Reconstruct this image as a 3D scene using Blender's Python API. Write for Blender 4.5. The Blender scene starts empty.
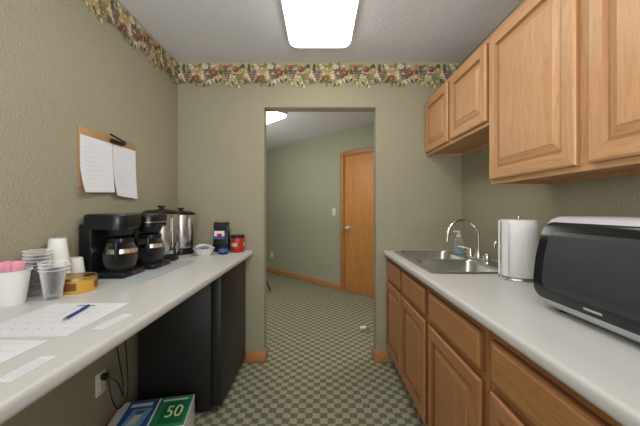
import bpy, bmesh, math, random
from mathutils import Vector, Matrix
random.seed(7)
C = bpy.context.scene.collection
D = bpy.data
try:
    bpy.context.scene.view_settings.view_transform = 'Standard'
    bpy.context.scene.view_settings.look = 'None'
except Exception: pass

# ---------------------------------------------------------------- materials
def lin(c):
    if isinstance(c, str):
        c = [int(c[i:i+2], 16)/255 for i in (0, 2, 4)]
    return tuple((v/12.92 if v <= .04045 else ((v+.055)/1.055)**2.4) for v in c)+(1,)

def base_mat(name):
    m = D.materials.new(name); m.use_nodes = True
    nt = m.node_tree
    return m, nt, nt.nodes['Principled BSDF']

def mat(name, col, rough=.5, metal=0, var=.06, vscale=30, bump=0, bscale=80, emit=None, estr=0, trans=0, ior=1.45, spec=.5):
    m, nt, p = base_mat(name)
    c = lin(col)
    tc = nt.nodes.new('ShaderNodeTexCoord')
    nz = nt.nodes.new('ShaderNodeTexNoise'); nz.inputs['Scale'].default_value = vscale
    nz.inputs['Detail'].default_value = 4
    nt.links.new(tc.outputs['Object'], nz.inputs['Vector'])
    mx = nt.nodes.new('ShaderNodeMix'); mx.data_type = 'RGBA'
    mx.inputs[6].default_value = tuple(v*(1-var) for v in c[:3])+(1,)
    mx.inputs[7].default_value = tuple(min(1, v*(1+var)) for v in c[:3])+(1,)
    nt.links.new(nz.outputs['Fac'], mx.inputs[0])
    nt.links.new(mx.outputs[2], p.inputs['Base Color'])
    p.inputs['Roughness'].default_value = rough
    p.inputs['Metallic'].default_value = metal
    p.inputs['IOR'].default_value = ior
    p.inputs['Specular IOR Level'].default_value = spec
    if trans: p.inputs['Transmission Weight'].default_value = trans
    if emit:
        p.inputs['Emission Color'].default_value = lin(emit)
        p.inputs['Emission Strength'].default_value = estr
    if bump:
        n2 = nt.nodes.new('ShaderNodeTexNoise'); n2.inputs['Scale'].default_value = bscale
        n2.inputs['Detail'].default_value = 3
        nt.links.new(tc.outputs['Object'], n2.inputs['Vector'])
        rp = nt.nodes.new('ShaderNodeValToRGB')
        rp.color_ramp.elements[0].position = .42; rp.color_ramp.elements[1].position = .6
        nt.links.new(n2.outputs['Fac'], rp.inputs['Fac'])
        b = nt.nodes.new('ShaderNodeBump'); b.inputs['Strength'].default_value = bump
        b.inputs['Distance'].default_value = .004
        nt.links.new(rp.outputs['Color'], b.inputs['Height'])
        nt.links.new(b.outputs['Normal'], p.inputs['Normal'])
    return m

def oak(name, c1, c2, c3, axis='Z', rough=.42):
    m, nt, p = base_mat(name)
    tc = nt.nodes.new('ShaderNodeTexCoord')
    oi = nt.nodes.new('ShaderNodeObjectInfo')
    ad = nt.nodes.new('ShaderNodeVectorMath'); ad.operation = 'ADD'
    cmb = nt.nodes.new('ShaderNodeCombineXYZ')
    ml = nt.nodes.new('ShaderNodeMath'); ml.operation = 'MULTIPLY'; ml.inputs[1].default_value = 9
    nt.links.new(oi.outputs['Random'], ml.inputs[0])
    for k in range(3): nt.links.new(ml.outputs[0], cmb.inputs[k])
    nt.links.new(tc.outputs['Object'], ad.inputs[0]); nt.links.new(cmb.outputs[0], ad.inputs[1])
    mp = nt.nodes.new('ShaderNodeMapping')
    s = {'X': (.07, 1, 1), 'Y': (1, .07, 1), 'Z': (1, 1, .07)}[axis]
    mp.inputs['Scale'].default_value = s
    nt.links.new(ad.outputs[0], mp.inputs['Vector'])
    n1 = nt.nodes.new('ShaderNodeTexNoise'); n1.inputs['Scale'].default_value = 24; n1.inputs['Detail'].default_value = 4
    n1.inputs['Distortion'].default_value = 1.6
    n2 = nt.nodes.new('ShaderNodeTexNoise'); n2.inputs['Scale'].default_value = 190; n2.inputs['Detail'].default_value = 2
    for n in (n1, n2): nt.links.new(mp.outputs[0], n.inputs['Vector'])
    r1 = nt.nodes.new('ShaderNodeValToRGB')
    e = r1.color_ramp.elements
    e[0].position = .32; e[0].color = lin(c2); e[1].position = .66; e[1].color = lin(c1)
    nt.links.new(n1.outputs['Fac'], r1.inputs['Fac'])
    r2 = nt.nodes.new('ShaderNodeValToRGB')
    r2.color_ramp.elements[0].position = .37; r2.color_ramp.elements[0].color = (1, 1, 1, 1)
    r2.color_ramp.elements[1].position = .47; r2.color_ramp.elements[1].color = (0, 0, 0, 1)
    nt.links.new(n2.outputs['Fac'], r2.inputs['Fac'])
    mx = nt.nodes.new('ShaderNodeMix'); mx.data_type = 'RGBA'
    fm = nt.nodes.new('ShaderNodeMath'); fm.operation = 'MULTIPLY'; fm.inputs[1].default_value = .42
    nt.links.new(r2.outputs['Color'], fm.inputs[0])
    nt.links.new(fm.outputs[0], mx.inputs[0])
    nt.links.new(r1.outputs['Color'], mx.inputs[6]); mx.inputs[7].default_value = lin(c3)
    nt.links.new(mx.outputs[2], p.inputs['Base Color'])
    p.inputs['Roughness'].default_value = rough
    return m

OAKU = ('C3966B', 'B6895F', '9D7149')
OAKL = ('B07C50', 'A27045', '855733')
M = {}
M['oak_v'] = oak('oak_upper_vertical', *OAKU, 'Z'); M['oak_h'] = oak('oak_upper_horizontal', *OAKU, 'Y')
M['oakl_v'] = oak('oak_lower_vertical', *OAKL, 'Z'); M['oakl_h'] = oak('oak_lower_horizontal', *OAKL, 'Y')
M['groove'] = mat('oak_upper_dark_groove', '9C6F48', .5, var=.15); M['groovel'] = mat('oak_lower_dark_groove', '7C4F2C', .5, var=.15)  # darker oak tone for panel grooves and outer edges
M['oakx'] = oak('oak_baseboard_x', 'C08A54', 'AE7845', '936232', 'X')
M['oaky'] = oak('oak_baseboard_y', 'B8824F', 'A67342', '8C5C33', 'Y')
M['oakdoor'] = oak('oak_hall_door', 'D49756', 'C58549', 'AC7039', 'Z')
M['board'] = oak('clipboard_wood', 'B48A5C', 'A67C4E', '8C6740', 'Y')
M['wall'] = mat('olive_wall_paint', '9B9680', .75, var=.03, vscale=3, bump=.38, bscale=105, spec=.25)
M['wallhall'] = mat('green_hall_wall_paint', 'A6A691', .75, var=.03, vscale=3, bump=.2, bscale=105, spec=.25)
M['ceil'] = mat('ceiling_texture', 'D8D8DA', .85, var=.06, vscale=60, bump=.5, bscale=85, spec=.2)
M['worktop'] = mat('worktop_laminate', 'C6C6C3', .32, var=.07, vscale=260)
M['black'] = mat('black_plastic', '17181A', .28, var=.1)
M['blackmat'] = mat('black_matte', '1B1C1C', .6, var=.15, bump=.15, bscale=200)
M['fridge'] = mat('black_fridge_enamel', '1C1D1C', .42, var=.1, bump=.08, bscale=260)
M['dark'] = mat('dark_cavity', '0B0B0B', .8)
M['steel'] = mat('brushed_stainless', 'CFCFCC', .25, metal=1, var=.06, vscale=120)
M['chrome'] = mat('chrome', 'E4E4E6', .08, metal=1, var=.02)
M['white'] = mat('white_plastic', 'E0E0DD', .35, var=.02)
M['foam'] = mat('white_foam', 'E2E2DF', .7, var=.03, vscale=200)
M['paper'] = mat('white_paper', 'DDDFE4', .8, var=.02)
M['towel'] = mat('paper_towel', 'E6E6E5', .9, var=.04, vscale=90, bump=.3, bscale=160)
M['ink'] = mat('grey_print', 'B8BBC1', .8)
M['inkd'] = mat('dark_print', '7C7F86', .8)
M['mwwhite'] = mat('microwave_silver_grey', 'BFC1C6', .33, var=.02)
M['mwglass'] = mat('microwave_black_glass', '17191B', .14, var=.05)
M['mwscreen'] = mat('microwave_window_mesh', '3A3D42', .22, var=.3, vscale=700)
M['lens'] = mat('fixture_lens', 'FFFFFF', .5, emit='FFFAF2', estr=7.2)
M['lens2'] = mat('hall_fixture_lens', 'FFFFFF', .5, emit='FFFDF2', estr=10)
M['mat'] = mat('blue_grey_mat', 'A4ABB1', .6, var=.05)
M['tin'] = mat('yellow_tin', 'C99A3C', .4, var=.1, vscale=60)
M['tinlab'] = mat('brown_tin_label', '7A4A1E', .5, var=.3, vscale=80)
M['pink'] = mat('pink_paper', 'E8A3B6', .7)
M['blue'] = mat('blue_plastic', '1E3F8C', .3)
M['bluep'] = mat('blue_print', '2D63A8', .4, var=.15)
M['lblue'] = mat('light_blue_print', '7FB4D8', .4, var=.15)
M['greenp'] = mat('green_print', '2F8A55', .4, var=.1)
M['dgreen'] = mat('dark_green_print', '1C6A47', .4)
M['yellow'] = mat('pale_yellow_print', 'DFE2AE', .4)
M['red'] = mat('red_plastic', 'A32A24', .35, var=.1)
M['tan'] = mat('tan_label', 'C9B08A', .5)
M['bluesoap'] = mat('pale_blue_soap', '7FA0C0', .15, var=.05)
M['creamswitch'] = mat('ivory_plastic', 'E5E1D2', .4)
M['silver'] = mat('satin_silver', 'E0DDD0', .35, metal=.7)
M['brass'] = mat('brass_lid', 'C9B072', .3, metal=1)
M['led'] = mat('switch_dark_red', '6A2A22', .4)

def clearmat(name, tint, amt, rough=.05, blend=.25):
    m, nt, p = base_mat(name)
    nt.nodes.remove(p)
    out = nt.nodes['Material Output']
    t = nt.nodes.new('ShaderNodeBsdfTransparent'); t.inputs[0].default_value = lin(tint)
    g = nt.nodes.new('ShaderNodeBsdfPrincipled'); g.inputs['Roughness'].default_value = rough
    g.inputs['Base Color'].default_value = lin(tint)
    lw = nt.nodes.new('ShaderNodeLayerWeight'); lw.inputs['Blend'].default_value = blend
    mt = nt.nodes.new('ShaderNodeMath'); mt.operation = 'ADD'; mt.inputs[1].default_value = amt; mt.use_clamp = True
    nt.links.new(lw.outputs['Facing'], mt.inputs[0])
    mx = nt.nodes.new('ShaderNodeMixShader')
    nt.links.new(mt.outputs[0], mx.inputs[0]); nt.links.new(t.outputs[0], mx.inputs[1]); nt.links.new(g.outputs[0], mx.inputs[2])
    nt.links.new(mx.outputs[0], out.inputs['Surface'])
    return m
M['clear'] = clearmat('clear_plastic', 'FFFFFF', .02, .4, .15)
M['clearrim'] = clearmat('clear_plastic_rim', 'FFFFFF', .35, .5, .15)
M['glass'] = clearmat('carafe_glass', '85837F', .05)

def carpet():
    m, nt, p = base_mat('checked_carpet')
    tc = nt.nodes.new('ShaderNodeTexCoord')
    nz = nt.nodes.new('ShaderNodeTexNoise'); nz.inputs['Scale'].default_value = 130; nz.inputs['Detail'].default_value = 2
    nt.links.new(tc.outputs['Object'], nz.inputs['Vector'])
    sb = nt.nodes.new('ShaderNodeVectorMath'); sb.operation = 'SUBTRACT'; sb.inputs[1].default_value = (.5, .5, .5)
    nt.links.new(nz.outputs['Color'], sb.inputs[0])
    sc = nt.nodes.new('ShaderNodeVectorMath'); sc.operation = 'SCALE'; sc.inputs['Scale'].default_value = .024
    nt.links.new(sb.outputs[0], sc.inputs[0])
    ad = nt.nodes.new('ShaderNodeVectorMath'); ad.operation = 'ADD'
    nt.links.new(tc.outputs['Object'], ad.inputs[0]); nt.links.new(sc.outputs[0], ad.inputs[1])
    fl = nt.nodes.new('ShaderNodeVectorMath'); fl.operation = 'MULTIPLY_ADD'
    fl.inputs[1].default_value = (1, 1, 0); fl.inputs[2].default_value = (0, 0, .01)
    nt.links.new(ad.outputs[0], fl.inputs[0])
    ck = nt.nodes.new('ShaderNodeTexChecker'); ck.inputs['Scale'].default_value = 1/.045
    ck.inputs['Color1'].default_value = lin('6E7360'); ck.inputs['Color2'].default_value = lin('A7A18A')
    nt.links.new(fl.outputs[0], ck.inputs['Vector'])
    n3 = nt.nodes.new('ShaderNodeTexNoise'); n3.inputs['Scale'].default_value = 350
    nt.links.new(tc.outputs['Object'], n3.inputs['Vector'])
    mx = nt.nodes.new('ShaderNodeMix'); mx.data_type = 'RGBA'; mx.blend_type = 'MULTIPLY'
    mx.inputs[0].default_value = .6
    rr = nt.nodes.new('ShaderNodeValToRGB'); rr.color_ramp.elements[0].color = (.35, .35, .35, 1)
    rr.color_ramp.elements[1].color = (1.3, 1.3, 1.3, 1)
    nt.links.new(n3.outputs['Fac'], rr.inputs['Fac'])
    nt.links.new(ck.outputs['Color'], mx.inputs[6]); nt.links.new(rr.outputs['Color'], mx.inputs[7])
    nt.links.new(mx.outputs[2], p.inputs['Base Color'])
    p.inputs['Roughness'].default_value = .95; p.inputs['Specular IOR Level'].default_value = .1
    b = nt.nodes.new('ShaderNodeBump'); b.inputs['Strength'].default_value = .5; b.inputs['Distance'].default_value = .003
    nt.links.new(n3.outputs['Fac'], b.inputs['Height']); nt.links.new(b.outputs['Normal'], p.inputs['Normal'])
    return m
M['carpet'] = carpet()

# ---------------------------------------------------------------- mesh helpers
def merge(dst, src, mi=None, mtx=None):
    if mi is not None:
        for f in src.faces: f.material_index = mi
    if mtx is not None: bmesh.ops.transform(src, matrix=mtx, verts=src.verts)
    me = D.meshes.new('tmp'); src.to_mesh(me); src.free()
    dst.from_mesh(me); D.meshes.remove(me)

def box(bm, x0, x1, y0, y1, z0, z1, mi=0, bev=0, seg=2, mtx=None):
    t = bmesh.new()
    bmesh.ops.create_cube(t, size=1)
    for v in t.verts:
        v.co = Vector((x0 if v.co.x < 0 else x1, y0 if v.co.y < 0 else y1, z0 if v.co.z < 0 else z1))
    if bev: bmesh.ops.bevel(t, geom=t.edges[:], offset=bev, segments=seg, profile=.5, affect='EDGES')
    merge(bm, t, mi, mtx)

def lathe(bm, prof, c=(0, 0, 0), seg=32, mi=0, mtx=None, squash=(1, 1)):
    t = bmesh.new(); rings = []
    for r, z in prof:
        if r <= 1e-6: rings.append([t.verts.new((c[0], c[1], c[2]+z))])
        else: rings.append([t.verts.new((c[0]+r*squash[0]*math.cos(2*math.pi*i/seg), c[1]+r*squash[1]*math.sin(2*math.pi*i/seg), c[2]+z)) for i in range(seg)])
    for a, b in zip(rings, rings[1:]):
        for i in range(seg):
            j = (i+1) % seg
            if len(a) == 1 and len(b) == 1: break
            if len(a) == 1: t.faces.new((a[0], b[i], b[j]))
            elif len(b) == 1: t.faces.new((a[i], a[j], b[0]))
            else: t.faces.new((a[i], a[j], b[j], b[i]))
    merge(bm, t, mi, mtx)

def tube(bm, pts, r, seg=12, mi=0, mtx=None):
    pts = [Vector(p) for p in pts]; t = bmesh.new(); n = len(pts)
    rs = r if isinstance(r, (list, tuple)) else [r]*n
    d = (pts[1]-pts[0]).normalized()
    up = Vector((0, 0, 1)) if abs(d.z) < .9 else Vector((0, 1, 0))
    u = d.cross(up).normalized(); rings = []
    for i, p in enumerate(pts):
        if i == 0: dd = pts[1]-p
        elif i == n-1: dd = p-pts[i-1]
        else: dd = (pts[i+1]-p).normalized()+(p-pts[i-1]).normalized()
        dd.normalize(); u = (u-dd*u.dot(dd)).normalized(); w = dd.cross(u)
        rings.append([t.verts.new(p+(u*math.cos(2*math.pi*k/seg)+w*math.sin(2*math.pi*k/seg))*rs[i]) for k in range(seg)])
    for a, b in zip(rings, rings[1:]):
        for i in range(seg): t.faces.new((a[i], a[(i+1) % seg], b[(i+1) % seg], b[i]))
    t.faces.new(rings[0][::-1]); t.faces.new(rings[-1])
    merge(bm, t, mi, mtx)

def poly(bm, pts, mi=0):
    f = bm.faces.new([bm.verts.new(p) for p in pts]); f.material_index = mi; return f

def loops(bm, rings, mi=0, cap0=False, cap1=True):
    vs = [[bm.verts.new(p) for p in r] for r in rings]
    for a, b in zip(vs, vs[1:]):
        n = len(a)
        for i in range(n):
            f = bm.faces.new((a[i], a[(i+1) % n], b[(i+1) % n], b[i])); f.material_index = mi
    if cap0: bm.faces.new(vs[0][::-1]).material_index = mi
    if cap1: bm.faces.new(vs[-1]).material_index = mi
    return vs

def text(bm, s, size, mtx, mi=0, ext=.0002):
    cu = D.curves.new('t', 'FONT'); cu.body = s; cu.size = size; cu.extrude = ext
    cu.align_x = 'CENTER'; cu.align_y = 'CENTER'
    o = D.objects.new('t', cu); C.objects.link(o)
    dg = bpy.context.evaluated_depsgraph_get(); dg.update()
    me = D.meshes.new_from_object(o.evaluated_get(dg))
    t = bmesh.new(); t.from_mesh(me)
    D.objects.remove(o); D.meshes.remove(me); D.curves.remove(cu)
    merge(bm, t, mi, mtx)

def fin(bm, name, mats, parent=None, loc=(0, 0, 0), rot=None, smooth=True, ang=35, recalc=True, **props):
    if recalc: bmesh.ops.recalc_face_normals(bm, faces=bm.faces[:])
    if smooth:
        for f in bm.faces: f.smooth = True
        for e in bm.edges:
            if len(e.link_faces) == 2 and e.calc_face_angle(0) > math.radians(ang): e.smooth = False
    me = D.meshes.new(name); bm.to_mesh(me); bm.free()
    for m in (mats if isinstance(mats, (list, tuple)) else [mats]):
        me.materials.append(M[m] if isinstance(m, str) else m)
    o = D.objects.new(name, me); C.objects.link(o)
    o.location = loc
    if rot: o.rotation_euler = rot
    if parent: o.parent = parent
    for k, v in props.items(): o[k] = v
    return o

def thing(name, loc, label, category, rot=None, **props):
    e = D.objects.new(name, None); C.objects.link(e); e.location = loc
    e.empty_display_size = .05
    if rot: e.rotation_euler = rot
    e['label'] = label; e['category'] = category
    for k, v in props.items(): e[k] = v
    return e

B = bmesh.new
S = dict(kind='structure')
XL, XR, YF, H = -1.155, 1.155, 2.4, 2.44

# ---------------------------------------------------------------- room shell
b = B(); box(b, -2.7, 1.75, -1.0, 7.6, -.1, 0); fin(b, 'floor', 'carpet', smooth=False, label='carpet with small green and beige checks', **S)
b = B(); box(b, -2.7, 1.75, -1.0, 7.6, H, H+.1); fin(b, 'ceiling', 'ceil', smooth=False, label='grey white knockdown textured ceiling', **S)
b = B(); box(b, XL-.1, XL, -1.0, YF, 0, H); fin(b, 'wall_left', 'wall', smooth=False, label='textured olive wall', **S)
b = B(); box(b, XR, XR+.1, -1.0, YF, 0, H); fin(b, 'wall_right', 'wall', smooth=False, label='textured olive wall', **S)
# back wall with doorway
b = B(); ox, oz = .455, 2.07
out = [(-2.6, 0), (-ox, 0), (-ox, oz), (ox, oz), (ox, 0), (1.7, 0), (1.7, H), (-2.6, H)]
f = poly(b, [(x, YF, z) for x, z in out])
r = bmesh.ops.extrude_face_region(b, geom=[f])
bmesh.ops.translate(b, vec=(0, .12, 0), verts=[g for g in r['geom'] if isinstance(g, bmesh.types.BMVert)])
ed = []
for e in b.edges:
    a, c = e.verts[0].co, e.verts[1].co
    if abs(a.y-c.y) < 1e-5 and max(abs(a.x), abs(c.x)) < ox+.01 and not (a.z < .01 and c.z < .01): ed.append(e)
bmesh.ops.bevel(b, geom=ed, offset=.018, segments=4, profile=.5, affect='EDGES')
fin(b, 'wall_back', 'wall', label='textured olive wall with rounded doorway opening', **S)
# hall
b = B(); box(b, -2.7, -2.6, YF, 7.5, 0, H); fin(b, 'wall_hall_left', 'wallhall', smooth=False, **S)
b = B(); box(b, 1.7, 1.75, YF, 3.25, 0, H); fin(b, 'wall_hall_right', 'wallhall', smooth=False, **S)
R45 = (0, 0, -math.pi/4); P0 = (.32, 4.51, 0)
b = B()
box(b, -4.2, .06, 0, .1, 0, H); box(b, .94, 1.95, 0, .1, 0, H); box(b, .06, .94, 0, .1, 2.05, H)
fin(b, 'wall_hall_diagonal', 'wallhall', loc=P0, rot=R45, smooth=False, label='pale green diagonal hall wall', **S)
b = B(); box(b, -4.1, -.005, -.014, -.001, 0, .085, bev=.004); fin(b, 'baseboard_hall', 'oakx', loc=P0, rot=R45, **S)
door = D.objects.new('door_1', None); C.objects.link(door); door.location = P0; door.rotation_euler = R45
door['kind'] = 'structure'; door['label'] = 'flush oak door with wooden casing and round knob'
b = B(); box(b, 0, .06, -.02, -.001, 0, 2.11, bev=.005); box(b, .94, 1.0, -.02, -.001, 0, 2.11, bev=.005); box(b, .06, .94, -.02, -.001, 2.05, 2.11, bev=.005)
box(b, .06, .072, 0, .1, 0, 2.05); box(b, .928, .94, 0, .1, 0, 2.05); box(b, .072, .928, 0, .1, 2.038, 2.05)
fin(b, 'door_casing', 'oakx', door)
b = B(); box(b, .075, .925, .01, .05, .008, 2.035, bev=.002); fin(b, 'door_panel', 'oakdoor', door)
b = B(); lathe(b, [(0, 0), (.034, 0), (.034, .006), (.014, .012), (.014, .03), (.028, .04), (.031, .055), (.02, .067), (0, .07)], mtx=Matrix.Translation((.14, .01, .96)) @ Matrix.Rotation(math.pi/2, 4, 'X'))
fin(b, 'door_knob', 'silver', door)
# baseboards
b = B(); box(b, -.6, -ox, YF-.014, YF, 0, .085, bev=.004); box(b, -ox-.001, -ox+.012, YF-.014, YF+.13, 0, .085, bev=.004)
fin(b, 'baseboard_back_left', 'oakx', **S)
b = B(); box(b, ox, .55, YF-.014, YF, 0, .085, bev=.004); box(b, ox-.012, ox+.001, YF-.014, YF+.13, 0, .085, bev=.004)
fin(b, 'baseboard_back_right', 'oakx', **S)
b = B(); box(b, XL, XL+.014, -.9, YF-.7, 0, .085, bev=.004); fin(b, 'baseboard_left', 'oaky', **S)

# wallpaper border : flat printed strip
BM = ['border_cream', 'border_dark_leaf', 'border_olive_leaf', 'border_tan_leaf', 'border_grape', 'border_red', 'border_gold', 'border_pale']
for n, c in zip(BM, ['B0A382', '4C5844', '747A54', '9A855C', '6A4C5E', '92463C', 'B89254', 'D2C8A6']):
    M[n] = mat(n, c, .8, var=.3, vscale=120)
def border(name, L, mp):
    b = B(); hgt = .212
    n = int(L/.008)
    def edge(s): return .05+.018*math.sin(s*23.7)+.008*math.sin(s*71+1)
    for i in range(n):
        s0, s1 = L*i/n, L*(i+1)/n
        poly(b, [mp(s0, edge(s0), .001), mp(s1, edge(s1), .001), mp(s1, hgt, .001), mp(s0, hgt, .001)], 0)
    def leaf(s, z, l, w, a, mi, k):
        pts = []
        for q in range(12):
            t = 2*math.pi*q/12; rr = 1+.22*math.cos(5*t)
            x = l*math.cos(t)*rr; y = w*math.sin(t)*rr
            X = s+x*math.cos(a)-y*math.sin(a); Z = z+x*math.sin(a)+y*math.cos(a)
            pts.append(mp(min(max(X, 0), L), min(max(Z, -.02), hgt), .001+k*.0004))
        poly(b, pts, mi)
    def disc(s, z, r, mi, k, hl=True):
        if s-r < 0 or s+r > L: return
        z = min(z, hgt-r)
        poly(b, [mp(s+r*math.cos(2*math.pi*q/12), z+r*math.sin(2*math.pi*q/12), .001+k*.0004) for q in range(12)], mi)
        if hl: poly(b, [mp(s-r*.3+r*.35*math.cos(2*math.pi*q/8), z+r*.3+r*.35*math.sin(2*math.pi*q/8), .001+(k+.5)*.0004) for q in range(8)], 7 if mi == 6 else 6 if mi == 5 else 3)
    per = .53; c0 = -.2
    while c0 < L+.2:
        rnd = random.Random(3)
        for i in range(95):
            s = rnd.uniform(0, per)
            leaf(c0+s, rnd.uniform(edge(c0+s)-.01, .2), rnd.uniform(.014, .03), rnd.uniform(.008, .015), rnd.uniform(0, 3.1), rnd.choice([1, 1, 2, 2, 3, 7, 7, 0]), 1+2*i/95)
        for gx, gz, mi in ((.07, .12, 4), (.27, .11, 4), (.44, .125, 4), (.17, .09, 2)):
            for row in range(5):
                for k in range(5-row): disc(c0+gx+(k-(4-row)/2)*.015, gz+.02-row*.019, .0085, mi, 4+.05*row+.01*k)
        for i, (s, z, r_, mi) in enumerate([(.14, .15, .026, 5), (.2, .14, .022, 6), (.02, .09, .024, 6), (.34, .08, .028, 5), (.36, .15, .024, 6), (.5, .12, .026, 5), (.39, .11, .019, 7), (.23, .055, .018, 5), (.12, .06, .019, 6), (.31, .17, .018, 7), (.48, .06, .018, 7), (.05, .17, .018, 5), (.43, .175, .018, 7)]):
            disc(c0+s, z, r_, mi, 5.2+.05*i)
        for i in range(24):
            leaf(c0+rnd.uniform(0, per), rnd.uniform(.03, .19), .015, .007, rnd.uniform(0, 3.1), rnd.choice([1, 2, 7, 3]), 6+i*.03)
        # drooping leaves on the lower edge
        for i in range(16):
            s = per*(i+.5)/16; leaf(c0+s, edge(c0+s)-.004-.006*(i % 3), .02, .009, 1.1+.35*(i % 4), (1, 2, 3)[i % 3], 6.8+i*.02)
        c0 += per
    return fin(b, name, BM, smooth=False, recalc=False, label='fruit and grapevine wallpaper border under the ceiling', **S)
border('trim_1', 2.3, lambda s, z, n: (XL+s, YF-n, H-.213+z))
border('trim_2', 2.39, lambda s, z, n: (XL+n, s, H-.213+z))

# ---------------------------------------------------------------- ceiling lights
def fixture(loc, L, W, lensm, label, rot=None):
    t = thing('ceiling_light', loc, label, 'ceiling light', rot)
    def rr(w, l, z, rad):
        pts = []
        for cx, cy, a0 in ((w/2-rad, l/2-rad, 0), (-w/2+rad, l/2-rad, 90), (-w/2+rad, -l/2+rad, 180), (w/2-rad, -l/2+rad, 270)):
            for k in range(6):
                a = math.radians(a0+90*k/5); pts.append((cx+rad*math.cos(a), cy+rad*math.sin(a), z))
        return pts
    b = B(); loops(b, [rr(W, L, 0, .055), rr(W, L, -.055, .055)], cap0=True); fin(b, 'housing', 'white', t)
    b = B()
    rings = [rr(W-.012, L-.012, -.0555, .05), rr(W-.014, L-.014, -.066, .05), rr(W-.03, L-.03, -.08, .05), rr(W-.07, L-.07, -.09, .05), rr(W-.14, L-.14, -.095, .03)]
    loops(b, rings, cap0=True); fin(b, 'lens', lensm, t, ang=60)
fixture((0, 1.43, H), 1.25, .425, 'lens', 'glowing white wraparound fluorescent ceiling light')
fixture((-.91, 3.90, H), 1.2, .3, 'lens2', 'glowing fluorescent light on the hall ceiling', (0, 0, math.pi/4))

# ---------------------------------------------------------------- cabinets (fronts face -X)
def panel(bm, y0, y1, z0, z1, xf, prof, mv=0, mh=1, groove=()):
    rings = []
    for ins, dep in prof:
        rings.append([(xf+dep, y0+ins, z0+ins), (xf+dep, y1-ins, z0+ins), (xf+dep, y1-ins, z1-ins), (xf+dep, y0+ins, z1-ins)])
    vs = [[bm.verts.new(p) for p in r] for r in rings]
    for n, (a, c) in enumerate(zip(vs, vs[1:])):
        for i in range(4):
            f = bm.faces.new((a[i], a[(i+1) % 4], c[(i+1) % 4], c[i])); f.material_index = 2 if n in groove else (mh if i in (0, 2) else mv)
    bm.faces.new(vs[0][::-1]).material_index = mv
    bm.faces.new(vs[-1]).material_index = mv
RP = [(0, .02), (0, .007), (.003, .003), (.008, 0), (.052, 0), (.055, .004), (.059, .011), (.067, .011), (.09, .0035), (.094, .001)]
SL = [(0, .02), (0, .008), (.004, .005), (.012, .003), (.016, 0)]
def base_cab(name, label, y0, y1, cols):
    cy = (y0+y1)/2; t = thing(name, (.85, cy, 0), label, 'cabinet')
    xf, xb = .553-.85, 1.15-.85; a, c = y0-cy+.001, y1-cy-.001
    b = B()
    box(b, xf+.019, xb, a, a+.016, .1, .869); box(b, xf+.019, xb, c-.016, c, .1, .869)
    box(b, xf+.019, xb, a+.016, c-.016, .1, .116, 1); box(b, xb-.01, xb, a+.016, c-.016, .116, .869)
    box(b, xf+.06, xf+.075, a, c, 0, .1, 1)
    box(b, xf+.075, xb, a, a+.016, 0, .1); box(b, xf+.075, xb, c-.016, c, 0, .1)
    box(b, xf, xf+.019, a, c, .1, .155, 1); box(b, xf, xf+.019, a, c, .825, .869, 1); box(b, xf, xf+.019, a, c, .66, .71, 1)
    ys = [a]+[(p[1]+q[0])/2-cy for p, q in zip(cols, cols[1:])]+[c]
    for k, y in enumerate(ys):
        l, r = (y, y+.035) if k == 0 else ((y-.035, y) if k == len(ys)-1 else (y-.025, y+.025))
        box(b, xf-.0003, xf+.0187, l, r, .1, .869, 0)
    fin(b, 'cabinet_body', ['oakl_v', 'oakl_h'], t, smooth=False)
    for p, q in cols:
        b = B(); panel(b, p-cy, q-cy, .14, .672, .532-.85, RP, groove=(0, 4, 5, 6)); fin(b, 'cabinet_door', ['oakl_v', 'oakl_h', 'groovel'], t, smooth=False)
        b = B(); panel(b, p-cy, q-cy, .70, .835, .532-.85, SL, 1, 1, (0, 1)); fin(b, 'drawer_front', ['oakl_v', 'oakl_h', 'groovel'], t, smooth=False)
base_cab('sink_cabinet', 'oak sink base cabinet with two raised-panel doors', 1.485, 2.398, [(1.51, 1.935), (1.965, 2.38)])
base_cab('base_cabinet', 'oak base cabinet with drawer and raised-panel door', .955, 1.483, [(.985, 1.46)])
base_cab('base_cabinet', 'oak base cabinet with wide drawer beneath the microwave', .35, .953, [(.52, .93)])
def upper_cab(name, label, y0, y1, z0, z1, cols):
    cy = (y0+y1)/2; t = thing(name, (1.0, cy, z0), label, 'cabinet')
    a, c = y0-cy+.001, y1-cy-.001; xf, xb = .865-1, 1.154-1; h = z1-z0
    b = B()
    box(b, xf, xb, a, a+.016, 0, h); box(b, xf, xb, c-.016, c, 0, h)
    box(b, xf+.019, xb, a+.016, c-.016, .018, .034, 1); box(b, xf, xb, a+.016, c-.016, h-.016, h, 1)
    box(b, xb-.008, xb, a+.016, c-.016, 0, h-.016, 0)
    box(b, xf, xf+.019, a+.016, c-.016, 0, .05, 1); box(b, xf, xf+.019, a+.016, c-.016, h-.06, h-.016, 1)
    for (p0, q0), (p1, q1) in zip(cols, cols[1:]): box(b, xf, xf+.019, q0-cy-.01, p1-cy+.01, .05, h-.06, 0)
    box(b, xf, xf+.019, a+.016, a+.05, .05, h-.06, 0); box(b, xf, xf+.019, c-.05, c-.016, .05, h-.06, 0)
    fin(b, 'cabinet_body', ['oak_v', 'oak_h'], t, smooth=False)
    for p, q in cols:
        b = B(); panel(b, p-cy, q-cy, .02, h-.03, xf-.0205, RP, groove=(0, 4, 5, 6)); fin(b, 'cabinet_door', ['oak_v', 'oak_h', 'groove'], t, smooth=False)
upper_cab('wall_cabinet', 'short two-door oak wall cabinet above the sink', 1.497, 2.398, 1.675, 2.125, [(1.51, 1.93), (1.965, 2.38)])
upper_cab('wall_cabinet', 'tall two-door oak wall cabinet above the microwave', .53, 1.495, 1.37, 2.125, [(.55, .935), (.98, 1.48)])

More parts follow.
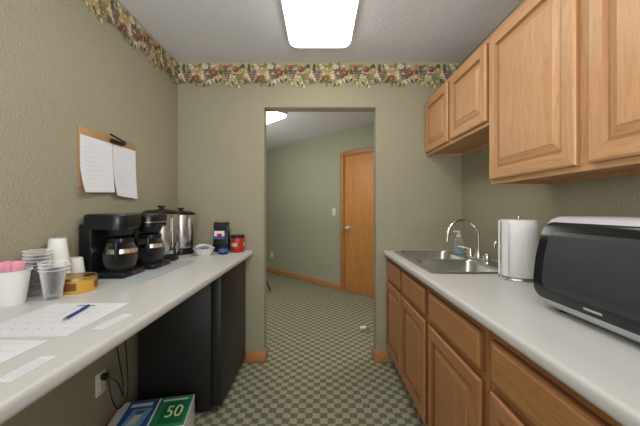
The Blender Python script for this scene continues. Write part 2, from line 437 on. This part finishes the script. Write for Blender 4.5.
# ---------------------------------------------------------------- worktops
sx0, sx1, sy0, sy1 = .575, 1.105, 1.52, 2.33
b = B()
xs = [.515, sx0+.02, sx1-.02, 1.154]; ys = [.1, sy0+.02, sy1-.02, 2.399]
g = [[b.verts.new((x, y, .91)) for y in ys] for x in xs]
fs = []
for i in range(3):
    for j in range(3):
        if i == 1 and j == 1: continue
        fs.append(b.faces.new((g[i][j], g[i+1][j], g[i+1][j+1], g[i][j+1])))
r = bmesh.ops.extrude_face_region(b, geom=fs)
bmesh.ops.translate(b, vec=(0, 0, -.04), verts=[v for v in r['geom'] if isinstance(v, bmesh.types.BMVert)])
ed = [e for e in b.edges if all(abs(v.co.x-.515) < 1e-5 for v in e.verts) and abs(e.verts[0].co.z-e.verts[1].co.z) < 1e-5]
bmesh.ops.bevel(b, geom=ed, offset=.014, segments=4, profile=.5, affect='EDGES')
fin(b, 'worktop', 'worktop', label='pale grey laminate worktop with sink cut-out', category='worktop')
b = B(); box(b, XL+.001, -.545, .15, 2.399, .87, .91)
ed = [e for e in b.edges if all(abs(v.co.x+.545) < 1e-5 for v in e.verts) and abs(e.verts[0].co.z-e.verts[1].co.z) < 1e-5]
bmesh.ops.bevel(b, geom=ed, offset=.014, segments=4, profile=.5, affect='EDGES')
fin(b, 'worktop', 'worktop', label='pale grey laminate counter over the small refrigerator', category='worktop')

# ---------------------------------------------------------------- sink
def rrect(x0, x1, y0, y1, z, rad, k=5):
    pts = []
    rs = rad if isinstance(rad, (list, tuple)) else [rad]*4
    for (sx, sy, a0), r_ in zip(((1, 1, 0), (0, 1, 90), (0, 0, 180), (1, 0, 270)), rs):
        cx = x1-r_ if sx else x0+r_; cy = y1-r_ if sy else y0+r_
        for q in range(k+1):
            a = math.radians(a0+90*q/k); pts.append((cx+r_*math.cos(a), cy+r_*math.sin(a), z))
    return pts
t = thing('kitchen_sink', (.84, 1.925, .91), 'stainless steel double-bowl drop-in sink', 'sink')
o = Vector((.84, 1.925, .91)); X0, X1, Y0, Y1 = sx0-o.x, sx1-o.x, sy0-o.y, sy1-o.y
bowls = [(X0+.035, X1-.12, Y0+.03, -.014), (X0+.035, X1-.12, .014, Y1-.03)]
b = B()
for bw, (ya, yb), rs in ((bowls[0], (Y0, 0), [.0001, .0001, .034, .034]), (bowls[1], (0, Y1), [.034, .034, .0001, .0001])):
    d0 = .006 if ya < 0 else 0; d1 = 0 if ya < 0 else .006
    loops(b, [rrect(X0, X1, ya, yb, .0012, rs), rrect(X0+.006, X1-.006, ya+d0, yb-d1, .0065, rs), rrect(*bw, .0065, .05)], cap1=False)
fin(b, 'sink_rim', 'steel', t)
for bw in bowls:
    x0, x1, y0, y1 = bw; b = B()
    loops(b, [rrect(x0, x1, y0, y1, .0065, .05), rrect(x0+.004, x1-.004, y0+.004, y1-.004, -.002, .048), rrect(x0+.012, x1-.012, y0+.012, y1-.012, -.13, .045),
              rrect(x0+.022, x1-.022, y0+.022, y1-.022, -.152, .04), rrect(x0+.045, x1-.045, y0+.045, y1-.045, -.158, .03)])
    fin(b, 'sink_bowl', 'steel', t, recalc=False, ang=60)
    b = B(); lathe(b, [(0, .001), (.02, .001), (.024, .004), (.04, .005), (.043, 0)], ((x0+x1)/2, (y0+y1)/2, -.157)); fin(b, 'sink_drain', 'chrome', t)
# faucet
t = thing('kitchen_faucet', (1.03, 1.92, .9165), 'chrome gooseneck faucet on the sink deck', 'faucet')
b = B(); loops(b, [rrect(-.028, .028, -.13, .13, 0, .027), rrect(-.028, .028, -.13, .13, .008, .027), rrect(-.022, .022, -.12, .12, .015, .021)], cap0=True); fin(b, 'base_plate', 'chrome', t)
b = B()
pts = [(0, 0, .01), (0, 0, .155)]+[(-.1+.1*math.cos(a), 0, .155+.1*math.sin(a)) for a in [math.pi*k/14 for k in range(1, 15)]]+[(-.203, 0, .13)]
tube(b, pts, .01, 14); lathe(b, [(.024, .012), (.024, .03), (.016, .045), (.013, .06)]); tube(b, [(-.2025, 0, .138), (-.2035, 0, .118)], .0125)
fin(b, 'spout', 'chrome', t)
for y in (-.1, .1):
    b = B(); lathe(b, [(.022, .012), (.022, .03), (.017, .05), (.012, .06), (0, .062)], (0, y, 0)); tube(b, [(0, y, .052), (-.03, y+.02*(1 if y > 0 else -1), .064), (-.065, y+.04*(1 if y > 0 else -1), .07)], [.008, .007, .006])
    fin(b, 'handle', 'chrome', t)
t = thing('side_tap', (1.055, 1.68, .9165), 'slim chrome side tap with hooked spout', 'faucet')
b = B(); lathe(b, [(0, 0), (.02, 0), (.02, .006), (.012, .014), (.01, .03)]); tube(b, [(0, 0, .02), (0, 0, .12)]+[(-.03+.03*math.cos(a), 0, .12+.03*math.sin(a)) for a in [math.pi*k/8 for k in range(1, 9)]]+[(-.062, 0, .105)], .006)
fin(b, 'spout', 'chrome', t)
b = B(); tube(b, [(0, 0, .045), (.012, -.02, .055), (.016, -.045, .065)], .004); fin(b, 'lever', 'chrome', t)
# soap bottle
t = thing('soap_dispenser', (1.02, 2.17, .9165), 'clear pump bottle of blue hand soap beside the sink', 'soap')
b = B(); lathe(b, [(0, 0), (.03, 0), (.033, .006), (.033, .09), (.025, .11), (.013, .12), (.013, .128)], squash=(1, .75)); fin(b, 'bottle', 'clear', t)
b = B(); lathe(b, [(0, .002), (.028, .002), (.031, .007), (.031, .04), (0, .04)], squash=(1, .74)); fin(b, 'soap', 'bluesoap', t)
b = B(); lathe(b, [(.015, .125), (.015, .14), (.006, .142), (.006, .16), (0, .16)]); box(b, -.04, .01, -.006, .006, .158, .168, bev=.003); fin(b, 'pump', 'white', t)

# paper towel
t = thing('paper_towel_holder', (.955, 1.42, .91), 'paper towel stand holding a white roll', 'paper towels')
b = B(); lathe(b, [(0, 0), (.08, 0), (.082, .005), (.078, .012), (.01, .014), (.005, .016), (.005, .29), (.009, .293), (.009, .30), (0, .304)]); fin(b, 'stand', 'steel', t)
b = B(); tube(b, [(-.084, 0, .006), (-.084, 0, .28)], .003, 8); fin(b, 'tension_arm', 'chrome', t)
b = B(); lathe(b, [(.02, .016), (.076, .016), (.078, .02), (.078, .278), (.076, .282), (.02, .282), (.02, .016)], seg=48); box(b, -.0795, -.0775, -.045, .03, .018, .28); fin(b, 'roll', 'towel', t)

# ---------------------------------------------------------------- microwave
t = thing('microwave_oven', (.915, .762, .91), 'silver-grey microwave oven with black glass door on worktop', 'microwave')
PRF = [(-.158, .018), (-.174, .034), (-.183, .07), (-.184, .11), (-.176, .18), (-.158, .25), (-.144, .285), (-.128, .302), (-.105, .31)]
b = B()
def mwring(y, s=0):
    pr = [(-.135, .012)]+PRF+[(.17, .31), (.21, .296), (.225, .26), (.225, .03), (.215, .012)]
    cx, cz = 0.02, .155
    return [(cx+(x-cx)*(1-s), y, cz+(z-cz)*(1-s*.8)) for x, z in pr]
loops(b, [mwring(-.264, .16), mwring(-.26, .09), mwring(-.252, .04), mwring(-.24, .01), mwring(-.225), mwring(.225), mwring(.24, .01), mwring(.252, .04), mwring(.26, .09), mwring(.264, .16)], cap0=True)
fin(b, 'casing', 'mwwhite', t, ang=50)
def curved(bm, y0, y1, z0, z1, off, thick, mi=0, rad=.014):
    def fx(z):
        for (xa, za), (xb, zb) in zip(PRF, PRF[1:]):
            if za <= z <= zb: return xa+(xb-xa)*(z-za)/(zb-za)
        return PRF[0][0] if z < PRF[0][1] else PRF[-1][0]
    rad = min(rad, (z1-z0)/2.01, (y1-y0)/2.01)
    t2 = bmesh.new()
    zs = sorted(set([z0+(z1-z0)*i/12 for i in range(13)]+[z0+rad*(1-math.cos(math.pi/2*q/5)) for q in range(6)]+[z1-rad*(1-math.cos(math.pi/2*q/5)) for q in range(6)]))
    rows = []
    for z in zs:
        s = 0; e = min(z-z0, z1-z)
        if e < rad: s = rad-math.sqrt(max(0, rad*rad-(rad-e)**2))
        rows.append([t2.verts.new((fx(z)-off, y0+s, z)), t2.verts.new((fx(z)-off, y1-s, z)), t2.verts.new((fx(z)-off+thick, y1-s, z)), t2.verts.new((fx(z)-off+thick, y0+s, z))])
    for a, c in zip(rows, rows[1:]):
        for i in range(4): t2.faces.new((a[i], a[(i+1) % 4], c[(i+1) % 4], c[i]))
    t2.faces.new(rows[0]); t2.faces.new(rows[-1][::-1])
    merge(bm, t2, mi)
b = B(); curved(b, -.13, .243, .044, .292, .004, .006, rad=.03); fin(b, 'door_glass', 'mwglass', t)
b = B(); curved(b, -.11, .205, .078, .262, .0048, .002, rad=.03); fin(b, 'door_window', 'mwscreen', t)
b = B(); curved(b, -.241, -.137, .044, .292, .004, .006, 0)
for r_ in range(4):
    for c_ in range(3): curved(b, -.228+c_*.03, -.205+c_*.03, .09+r_*.035, .11+r_*.035, .0055, .002, 1, .004)
curved(b, -.228, -.15, .24, .27, .0055, .002, 1, .004)
fin(b, 'control_panel', ['mwglass', 'inkd'], t)
for x in (-.12, .17):
    for y in (-.2, .2):
        b = B(); lathe(b, [(0, 0), (.012, 0), (.012, .014), (0, .014)], (x, y, 0), 12); fin(b, 'foot', 'black', t)
b = B(); curved(b, .0, .055, .057, .064, .0055, .002, rad=.002); fin(b, 'badge', 'steel', t)

# ---------------------------------------------------------------- mini fridge (front +X)
t = thing('mini_fridge', (-.86, 2.08, 0), 'black under-counter refrigerator beneath the counter', 'refrigerator')
b = B(); box(b, -.245, .2, -.295, .295, .02, .845, bev=.006); fin(b, 'fridge_body', 'fridge', t)
b = B(); box(b, .206, .262, -.295, .295, .05, .845, bev=.008); fin(b, 'fridge_door', 'fridge', t)
b = B(); box(b, .2, .207, -.285, .285, .06, .835); fin(b, 'door_seal', 'dark', t)
for x in (-.2, .16):
    for y in (-.25, .25):
        b = B(); lathe(b, [(0, 0), (.018, 0), (.018, .02), (0, .02)], (x, y, 0), 12); fin(b, 'foot', 'black', t)

# ---------------------------------------------------------------- box on floor
t = thing('trash_bag_box', (-.9, 1.58, 0), 'green and blue cardboard box of fifty trash bags on the carpet', 'box', (0, 0, math.radians(12)))
b = B()
w, dp, h = .19, .13, .15
box(b, -w, w, -dp, dp, 0, h, 0, bev=.002, seg=1)
z = h+.0006
def tq(x0, x1, y0, y1, k, mi, sk=0): poly(b, [(x0, y0, z+k*.0004), (x1, y0, z+k*.0004), (x1+sk, y1, z+k*.0004), (x0+sk, y1, z+k*.0004)], mi)
tq(-w+.045, .01, -dp+.004, dp-.004, 0, 2)
tq(.01, w-.004, -dp+.004, dp-.004, 0, 1)
tq(.045, w-.018, -dp+.03, dp-.05, 1, 3, .01)
tq(-.125, -.03, -.1, .05, 1, 6, .02)
tq(-.1, -.06, -.07, .0, 2, 4, .015)
tq(-.09, -.05, .01, .035, 2, 2, .01)
tq(-.13, -.02, .07, .1, 1, 4)
tq(.005, .015, -dp+.004, dp-.004, 1, 4)
tq(.03, .16, .09, .105, 1, 4)
text(b, '50', .09, Matrix.Translation((.112, -.01, z+.001)) @ Matrix.Diagonal((1, 1.5, 1, 1)), 5)
y = -dp-.0006
poly(b, [(-w+.06, y, .01), (w-.004, y, .01), (w-.004, y, h-.004), (-w+.06, y, h-.004)], 1)
fin(b, 'carton', ['white', 'greenp', 'bluep', 'dgreen', 'white', 'yellow', 'lblue'], t, smooth=False, recalc=False)

# ---------------------------------------------------------------- outlets, cord, switch
def plate(name, label, loc, rot, kind):
    t = thing(name, loc, label, 'outlet' if kind == 'o' else 'light switch', rot)
    b = B(); box(b, -.036, .036, -.006, 0, -.058, .058, bev=.003); fin(b, 'cover_plate', 'creamswitch', t)
    b = B()
    if kind == 'o':
        for z in (-.022, .022): box(b, -.016, .016, -.0085, -.005, z-.013, z+.013, bev=.003)
        for z in (-.022, .022):
            for x in (-.006, .006): box(b, x-.0012, x+.0012, -.0092, -.008, z-.006, z+.006, 1)
    else: box(b, -.005, .005, -.016, -.005, -.01, .012, bev=.002)
    fin(b, 'socket' if kind == 'o' else 'toggle', ['creamswitch', 'inkd'], t)
    return t
plate('wall_outlet', 'ivory wall outlet under the counter', (XL+.001, 1.55, .33), (0, 0, math.pi/2), 'o')
r2 = math.sqrt(.5)
def onwall(px, z, off=.001):
    Z = 4.83/(1+(px-320)/295); return ((px-320)/295*Z-off*r2, Z-off*r2, z)
plate('wall_outlet', 'ivory wall outlet on the hall wall', onwall(272, .345), R45, 'o')
plate('light_switch', 'ivory light switch beside the hall door', onwall(334, 1.2), R45, 's')
t = thing('power_cord', (XL+.02, 1.55, .32), 'black power cords plugged into the wall outlet', 'cord')
b = B(); box(b, -.01, .02, -.014, .014, .03, .06, bev=.004); fin(b, 'plug', 'black', t)
def sm(pts, n=6):
    P = [Vector(p) for p in pts]; P = [P[0]]+P+[P[-1]]; o = []
    for i in range(1, len(P)-2):
        for k in range(n):
            u = k/n; p0, p1, p2, p3 = P[i-1:i+3]
            o.append(.5*((2*p1)+(-p0+p2)*u+(2*p0-5*p1+4*p2-p3)*u*u+(-p0+3*p1-3*p2+p3)*u**3))
    o.append(P[-2]); return o
b = B(); tube(b, sm([(.02, 0, .045), (.06, .02, .0), (.06, .06, -.1), (.04, .08, 0), (.03, .05, .2), (.015, .03, .4), (.01, 0, .545)]), .0035, 8); fin(b, 'cord', 'black', t)
b = B(); tube(b, sm([(.02, 0, .035), (.05, -.01, -.07), (.07, .01, -.13), (.09, .05, -.08), (.06, .09, .1), (.03, .1, .35), (.012, .1, .545)]), .0035, 8); fin(b, 'cord', 'black', t)

# ---------------------------------------------------------------- coffee makers (front +X)
b = B(); box(b, -.155, .165, -.28, .28, 0, .004, bev=.0015); fin(b, 'counter_mat', 'mat', loc=(-.97, 1.6, .91), label='pale blue-grey mat under the coffee makers', category='mat')
def coffee(loc, label, band=False):
    t = thing('coffee_maker', loc, label, 'coffee maker')
    W_ = .092; cx = .032
    b = B()
    box(b, -.11, .108, -W_, W_, 0, .03, bev=.01)
    box(b, -.11, -.045, -W_, W_, .027, .26, bev=.012)
    loops(b, [rrect(-.11, .095, -W_, W_, .232, .05), rrect(-.11, .1, -W_, W_, .242, .055), rrect(-.11, .104, -W_-.003, W_+.003, .292, .055), rrect(-.105, .098, -W_+.002, W_-.002, .303, .05), rrect(-.09, .08, -W_+.015, W_-.015, .308, .045)], cap0=True)
    fin(b, 'machine_body', 'black', t)
    c = (cx, 0, 0)
    b = B(); lathe(b, [(0, .2), (.05, .2), (.056, .21), (.064, .233)], c); fin(b, 'filter_basket', 'blackmat', t)
    b = B(); lathe(b, [(0, .029), (.062, .029), (.065, .031), (.065, .035), (0, .035)], c); fin(b, 'warming_plate', 'dark', t)
    b = B(); lathe(b, [(0, .036), (.055, .036), (.067, .05), (.075, .085), (.073, .12), (.058, .158), (.053, .172)], c, 36); cf = fin(b, 'carafe', 'glass', t, ang=60)
    b = B(); lathe(b, [(.056, .165), (.06, .169), (.058, .186), (.03, .194), (0, .195)], c); fin(b, 'carafe_lid', 'black', cf)
    b = B(); lathe(b, [(.0735, .114), (.0755, .114), (.0685, .135), (.0665, .135), (.0735, .114)], c); fin(b, 'carafe_band', 'chrome', cf)
    b = B()
    th = -1.15
    def q(r_, z): return (c[0]+r_*math.cos(th), c[1]+r_*math.sin(th), z)
    tube(b, sm([q(.06, .178), q(.088, .182), q(.104, .165), q(.104, .11), q(.09, .08)]), .008, 10); fin(b, 'carafe_handle', 'black', cf)
    b = B(); box(b, .107, .111, -.03, .0, .008, .022, bev=.001); fin(b, 'switch', 'led', t)
    if band:
        b = B(); loops(b, [rrect(-.112, .1025, -.0935, .0935, .254, .056), rrect(-.112, .103, -.095, .095, .262, .056)], cap1=False); fin(b, 'trim_band', 'steel', t)
    return t
coffee((-1.035, 1.485, .914), 'black drip coffee maker with glass carafe')
coffee((-1.01, 1.70, .914), 'black drip coffee maker with thin metal band', band=True)
# urns
def urn(loc, r, h, label):
    t = thing('coffee_urn', loc, label, 'coffee urn')
    b = B(); lathe(b, [(0, 0), (r*.95, 0), (r*.97, .01), (r*.9, .045), (r*.88, .05)]); fin(b, 'urn_base', 'black', t)
    b = B(); lathe(b, [(r*.88, .045), (r*.96, .055), (r, .07), (r, h*.84), (r*.98, h*.86), (0, h*.86)], seg=40); fin(b, 'urn_body', 'steel', t)
    b = B(); lathe(b, [(r*1.02, h*.845), (r*1.03, h*.88), (r*.85, h*.915), (r*.3, h*.93), (r*.14, h*.94), (r*.14, h*.96), (r*.25, h*.975), (r*.2, h), (0, h)]); fin(b, 'lid', 'black', t)
    for s in (-1, 1):
        b = B(); tube(b, sm([(0, s*r*.98, h*.74), (0, s*(r+.012), h*.75), (0, s*(r+.014), h*.68), (0, s*r*.98, h*.66)]), .006, 8)
        fin(b, 'side_handle', 'black', t, rot=(0, 0, 0))
    b = B(); tube(b, [(r*.9, 0, .08), (r+.03, 0, .08)], .009); tube(b, [(r+.028, 0, .088), (r+.028, 0, .05)], .008); tube(b, [(r+.02, 0, .085), (r+.035, 0, .12)], .005)
    fin(b, 'spigot', 'black', t, rot=(0, 0, -.5))
    b = B(); tube(b, [(r+.006, 0, .1), (r+.006, 0, h*.78)], .005); fin(b, 'sight_gauge', 'chrome', t, rot=(0, 0, -.5))
urn((-1.04, 1.935, .91), .107, .358, 'large stainless coffee urn with black lid')
urn((-1.05, 2.225, .91), .098, .345, 'stainless coffee urn with black lid standing by the corner')

# white bowl with coffee filters
t = thing('filter_bowl', (-.842, 2.14, .91), 'white bowl filled with paper coffee filters', 'bowl')
b = B(); lathe(b, [(0, 0), (.045, 0), (.06, .02), (.074, .05), (.076, .052), (.07, .05), (.056, .02), (.04, .006), (0, .006)]); fin(b, 'bowl', 'white', t)
b = B()
for k in range(3):
    prof = [(0, .05+.009*k), (.036, .048+.009*k), (.064-.008*k, .054+.009*k)]
    t2 = bmesh.new(); lathe(t2, prof, seg=48)
    for v in t2.verts:
        rr_ = math.hypot(v.co.x, v.co.y)
        if rr_ > .03:
            a = math.atan2(v.co.y, v.co.x); v.co.z += .003*math.sin(a*20)+.004*math.sin(a*2+k*1.7)
    merge(b, t2)
fin(b, 'coffee_filters', 'paper', t)
# coffee pouch (crumpled)
t = thing('coffee_pouch', (-.775, 2.325, .91), 'crumpled black coffee pouch with white and blue label', 'coffee bag')
b = B()
rg = []; rn = random.Random(5)
for z, wx, wy in ((0, .05, .03), (.008, .058, .036), (.03, .064, .038), (.06, .062, .036), (.09, .064, .034), (.12, .061, .028), (.15, .064, .021), (.17, .06, .014), (.185, .062, .009), (.2, .06, .006), (.215, .064, .004), (.228, .06, .003)):
    dx = rn.uniform(-.003, .003)
    rg.append([(dx+wx*math.copysign(abs(math.cos(a))**.35, math.cos(a)), wy*math.copysign(abs(math.sin(a))**.7, math.sin(a))*(1+.12*rn.uniform(-1, 1)), z+.004*math.sin(a*2+z*40) if z > .02 else z) for a in [2*math.pi*(k+.5)/24 for k in range(24)]])
loops(b, rg, cap0=True); fin(b, 'pouch', 'black', t, ang=60)
b = B(); box(b, -.045, .035, -.043, -.038, .125, .165, 0, bev=.001); box(b, -.045, .035, -.043, -.038, .1, .125, 1, bev=.001); box(b, -.02, .015, -.045, -.042, .11, .145, 2, bev=.001)
fin(b, 'pouch_label', ['paper', 'bluep', 'red'], t, smooth=False)
t = thing('coffee_jar', (-.722, 2.2, .91), 'small dark jar with blue label', 'jar')
b = B(); lathe(b, [(0, 0), (.032, 0), (.034, .005), (.034, .05), (.03, .058), (0, .058)]); fin(b, 'jar_body', 'blackmat', t)
b = B(); lathe(b, [(.0345, .015), (.0347, .015), (.0347, .042), (.0345, .042)]); fin(b, 'jar_label', 'bluep', t)
b = B(); lathe(b, [(.031, .057), (.033, .059), (.033, .07), (0, .072)]); fin(b, 'jar_lid', 'dark', t)
t = thing('coffee_canister', (-.645, 2.31, .91), 'red plastic coffee canister with dark lid', 'canister')
b = B(); lathe(b, [(0, 0), (.048, 0), (.052, .006), (.052, .1), (.048, .11), (.048, .115), (0, .115)]); fin(b, 'canister_body', 'red', t)
b = B(); lathe(b, [(.0525, .045), (.0528, .045), (.0528, .075), (.0525, .075)])
for f in b.faces:
    a = math.atan2(f.calc_center_median().y, f.calc_center_median().x); f.material_index = 0 if math.sin(a*3+1) > 0 else 1
fin(b, 'canister_label', ['tan', 'red'], t)
b = B(); lathe(b, [(.051, .112), (.053, .114), (.053, .128), (.048, .132), (0, .132)]); fin(b, 'canister_lid', 'blackmat', t)

# ---------------------------------------------------------------- cups, tin, packets
def dup(o, loc, rot=None):
    n = o.copy(); C.objects.link(n); n.location = loc
    if rot: n.rotation_euler = rot
    return n
def cup(bm, rb, rt, h, th=.0015, inv=False, rimmi=0):
    p = [(0, 0), (rb, 0), (rt-.002, h-.004)]
    p2 = [(rt-.002, h-.004), (rt+.002, h-.003), (rt+.002, h), (rt-th, h)]
    p3 = [(rt-th, h), (rb-th, th*2), (0, th*2)]
    for q, mi in ((p, 0), (p2, rimmi), (p3, 0)):
        if inv: q = [(r, h-z) for r, z in q]
        lathe(bm, q, seg=28, mi=mi)
b = B(); cup(b, .029, .043, .115, inv=True)
c0 = fin(b, 'foam_cup', 'foam', loc=(-1.105, 1.243, .91), label='white foam cup in an upside-down stack', category='cup', group='stack of upside-down foam cups')
for k in range(1, 7): dup(c0, (-1.105, 1.243, .91+.016*k))
b = B(); cup(b, .028, .041, .1, inv=True)
c0 = fin(b, 'foam_cup', 'foam', loc=(-1.105, 1.331, .91), label='white foam cup turned over near the coffee maker', category='cup', group='short stack of foam cups')
dup(c0, (-1.105, 1.331, .926))
b = B(); cup(b, .026, .041, .11, .0008, rimmi=1)
c0 = fin(b, 'plastic_cup', ['clear', 'clearrim'], loc=(-1.1, 1.147, .91), label='clear plastic cup in a nested stack', category='cup', group='stacks of clear plastic cups')
for k in range(1, 6): dup(c0, (-1.1+.0005*k, 1.147, .91+.013*k))
for k in range(3): dup(c0, (-1.0, 1.105, .91+.013*k))
b = B(); cup(b, .04, .056, .12, .002)
fin(b, 'foam_cup', 'foam', loc=(-1.092, 1.04, .91), label='wide white cup holding pink sweetener packets', category='cup')
b = B(); box(b, -.02, .02, -.001, .001, 0, .075, bev=.0006)
pk = None
for k in range(8):
    x = -1.092+(-.021+.006*k); loc = (x, 1.04+(k % 3-1)*.006, .98+.006*(k % 2)); rot = (.1*(k % 3-1), .05*(k-4), 1.3+.2*(k % 2))
    if pk is None: pk = fin(b, 'sweetener_packet', 'pink', loc=loc, rot=rot, label='pink sweetener packet standing in the cup', category='packet', group='pink sweetener packets')
    else: dup(pk, loc, rot=rot)
t = thing('round_tin', (-.995, 1.215, .91), 'round yellow tin with brown printed label', 'tin')
b = B(); lathe(b, [(0, 0), (.061, 0), (.063, .002), (.063, .052), (.061, .054), (0, .054)]); fin(b, 'tin_body', 'tin', t)
b = B(); lathe(b, [(.0635, .012), (.064, .012), (.064, .042), (.0635, .042)])
for f in b.faces:
    a = math.atan2(f.calc_center_median().y, f.calc_center_median().x); f.material_index = 0 if math.sin(a*3) > 0 else 1
fin(b, 'tin_label', ['tinlab', 'tin'], t)
b = B(); lathe(b, [(.0645, .05), (.0645, .06), (.062, .062), (.058, .059), (0, .059)]); fin(b, 'tin_lid', 'brass', t)

# ---------------------------------------------------------------- papers
def flat(name, label, cat, cx, cy, w, l, rot, fn, z=.9104):
    b = B(); box(b, -w/2, w/2, -l/2, l/2, 0, .0004)
    def q(x0, x1, y0, y1, mi): poly(b, [(x0, y0, .0007), (x1, y0, .0007), (x1, y1, .0007), (x0, y1, .0007)], mi)
    fn(q, w, l)
    fin(b, name, ['paper', 'ink', 'inkd'], loc=(cx, cy, z), rot=(0, 0, rot), smooth=False, recalc=False, label=label, category=cat)
def cal(q, w, l):
    for i in range(8):
        x = -w/2+.01+i*(w-.02)/7; q(x-.0005, x+.0005, -l/2+.01, l/2-.05, 1)
    for j in range(6):
        y = -l/2+.01+j*(l-.06)/5; q(-w/2+.01, w/2-.01, y-.0005, y+.0005, 1)
    q(-.03, .03, l/2-.033, l/2-.022, 2)
    for i in range(7):
        for j in range(5):
            x = -w/2+.014+i*(w-.02)/7; y = -l/2+.01+(j+.75)*(l-.06)/5; q(x, x+.003, y, y+.004, 2)
def lines(q, w, l):
    for j in range(int(l/.018)-1):
        y = l/2-.02-j*.018; rn = random.Random(j)
        q(-w/2+.015, -w/2+.015+(w-.03)*rn.uniform(.5, 1), y-.0008, y+.0008, 1)
def lab(q, w, l):
    for x in (-.008, .002, .01): q(x-.001, x+.001, -l/2+.01, l/2-.012, 1)
flat('calendar_page', 'printed monthly calendar sheet lying on the counter', 'paper', -.805, .91, .265, .275, .03, cal)
flat('paper_sheet', 'white printed sheet on the counter', 'paper', -.825, .625, .265, .255, -.02, lines)
flat('counter_label', 'narrow white label strip stuck near the counter edge', 'label', -.615, .88, .034, .115, -.1, lab)
flat('counter_label', 'narrow white label strip stuck near the counter edge', 'label', -.615, .62, .034, .1, 0, lab)
t = thing('ballpoint_pen', (-.772, .93, .9162), 'blue ballpoint pen lying on the calendar page', 'pen', (0, 0, .18))
b = B(); tube(b, [(0, -.045, 0), (0, .06, 0)], .0048, 10); fin(b, 'barrel', 'blue', t)
b = B(); tube(b, [(0, -.045, 0), (0, -.06, 0)], [.0045, .0012], 10); fin(b, 'tip', 'chrome', t)
b = B(); tube(b, [(0, .06, 0), (0, .075, 0)], .0035, 10); box(b, -.0015, .0015, .03, .07, .004, .006); fin(b, 'clip', 'blue', t)

# clipboard on left wall
t = thing('clipboard', (XL+.001, 1.61, 1.33), 'wide wooden clipboard hanging on the wall', 'clipboard')
b = B(); box(b, 0, .006, -.205, .225, .02, .315, bev=.002); fin(b, 'board', 'board', t)
b = B(); box(b, .0072, .02, .0, .1, .278, .30, bev=.003); tube(b, [(.022, -.005, .29), (.022, .105, .29)], .005); fin(b, 'clip', 'black', t)
def hang(y0, y1, ztop, hgt, label, ph):
    b = B(); n, m_ = 12, 14; g = []
    def P(u, v, e=0):
        x = .0072+.012*v*v*(.3+.7*abs(u-.4)*2)+(.03 if ph == 0 else .02)*max(0, v-.55)**1.3*(1-u)*2+e
        return (XL+x, y0+(y1-y0)*u-.008*v*(1-u)*(1-ph), ztop-hgt*v+.012*v*u*(1 if ph == 0 else -1))
    for i in range(n+1): g.append([b.verts.new(P(i/n, j/m_)) for j in range(m_+1)])
    for i in range(n):
        for j in range(m_): b.faces.new((g[i][j], g[i+1][j], g[i+1][j+1], g[i][j+1]))
    for j in range(9):
        v0 = .12+j*.08; rn = random.Random(j+ph)
        u0, u1 = .1, .1+.7*rn.uniform(.4, 1); K = 6
        for k in range(K):
            a, c = u0+(u1-u0)*k/K, u0+(u1-u0)*(k+1)/K
            poly(b, [P(a, v0, .001), P(c, v0, .001), P(c, v0+.005, .001), P(a, v0+.005, .001)], 1)
    fin(b, 'paper_sheet', ['paper', 'ink'], recalc=False, label=label, category='paper')
hang(1.412, 1.632, 1.605, .28, 'handwritten white sheet curling off the clipboard', 0)
hang(1.636, 1.835, 1.605, .285, 'white sheet with notes hung on the clipboard', 1)
t = thing('ballpoint_pen', (XL+.034, 1.64, 1.636), 'black pen tucked at the top of the clipboard', 'pen', (-.15, 0, 0))
b = B(); tube(b, [(0, -.06, 0), (0, .06, 0)], .005, 10); fin(b, 'barrel', 'black', t)
b = B(); tube(b, [(0, .06, 0), (0, .075, 0)], [.0045, .0012], 10); fin(b, 'tip', 'chrome', t)

# hall: tripod stand, door stop
t = thing('tripod_stand', (-.885, 4.45, 0), 'black metal tripod stand in the hall', 'stand')
b = B(); tube(b, [(0, 0, .12), (0, 0, 1.3)], .012); fin(b, 'pole', 'black', t)
for a in (-.05, 2.05, 4.15):
    b = B(); tube(b, [(0, 0, .32), (.14*math.cos(a), .14*math.sin(a), .01)], .012); fin(b, 'leg', 'black', t)
t = thing('door_stop', (.47, 3.0, 0), 'small chrome floor stop with rubber tip on the carpet', 'door stop')
b = B(); box(b, -.01, .05, -.02, .02, 0, .01, bev=.003); tube(b, [(.02, 0, .005), (.02, 0, .03), (.0, 0, .04)], .012); fin(b, 'bracket', 'chrome', t)
b = B(); tube(b, [(0, 0, .04), (-.06, 0, .035)], .016); fin(b, 'bumper', 'white', t)

# ---------------------------------------------------------------- lights, world & camera
def area(name, loc, size, energy, rot, col=(1, .98, .95)):
    l = D.lights.new(name, 'AREA'); l.shape = 'RECTANGLE'; l.size, l.size_y = size; l.energy = energy; l.color = col
    o = D.objects.new(name, l); C.objects.link(o); o.location = loc; o.rotation_euler = rot
area('ceiling_fill', (0, -.5, 1.5), (.8, .5), 30, (math.radians(148), 0, 0), (1, .99, .98))  # added fill behind the camera, aimed up to brighten the ceiling
area('hall_up_fill', (-1.7, 3.4, 1.0), (.8, .8), 24, (math.pi, 0, 0), (1, .98, .94))  # unseen upward fill added to brighten the hall
area('hall_down_fill', (1.0, 2.95, 2.3), (.6, .4), 11, (0, 0, 0))  # extra downward hall fill, added out of view
w = D.worlds.new('World'); bpy.context.scene.world = w; w.use_nodes = True
w.node_tree.nodes['Background'].inputs[0].default_value = (.98, .975, .97, 1)
w.node_tree.nodes['Background'].inputs[1].default_value = 1.9
cam = D.cameras.new('Camera'); co = D.objects.new('Camera', cam); C.objects.link(co)
co.location = (0, 0, 1.245); co.rotation_euler = (math.pi/2, 0, 0)
cam.sensor_width = 36; cam.lens = 36*295/640; cam.shift_y = -4/640; cam.clip_start = .02
bpy.context.scene.camera = co
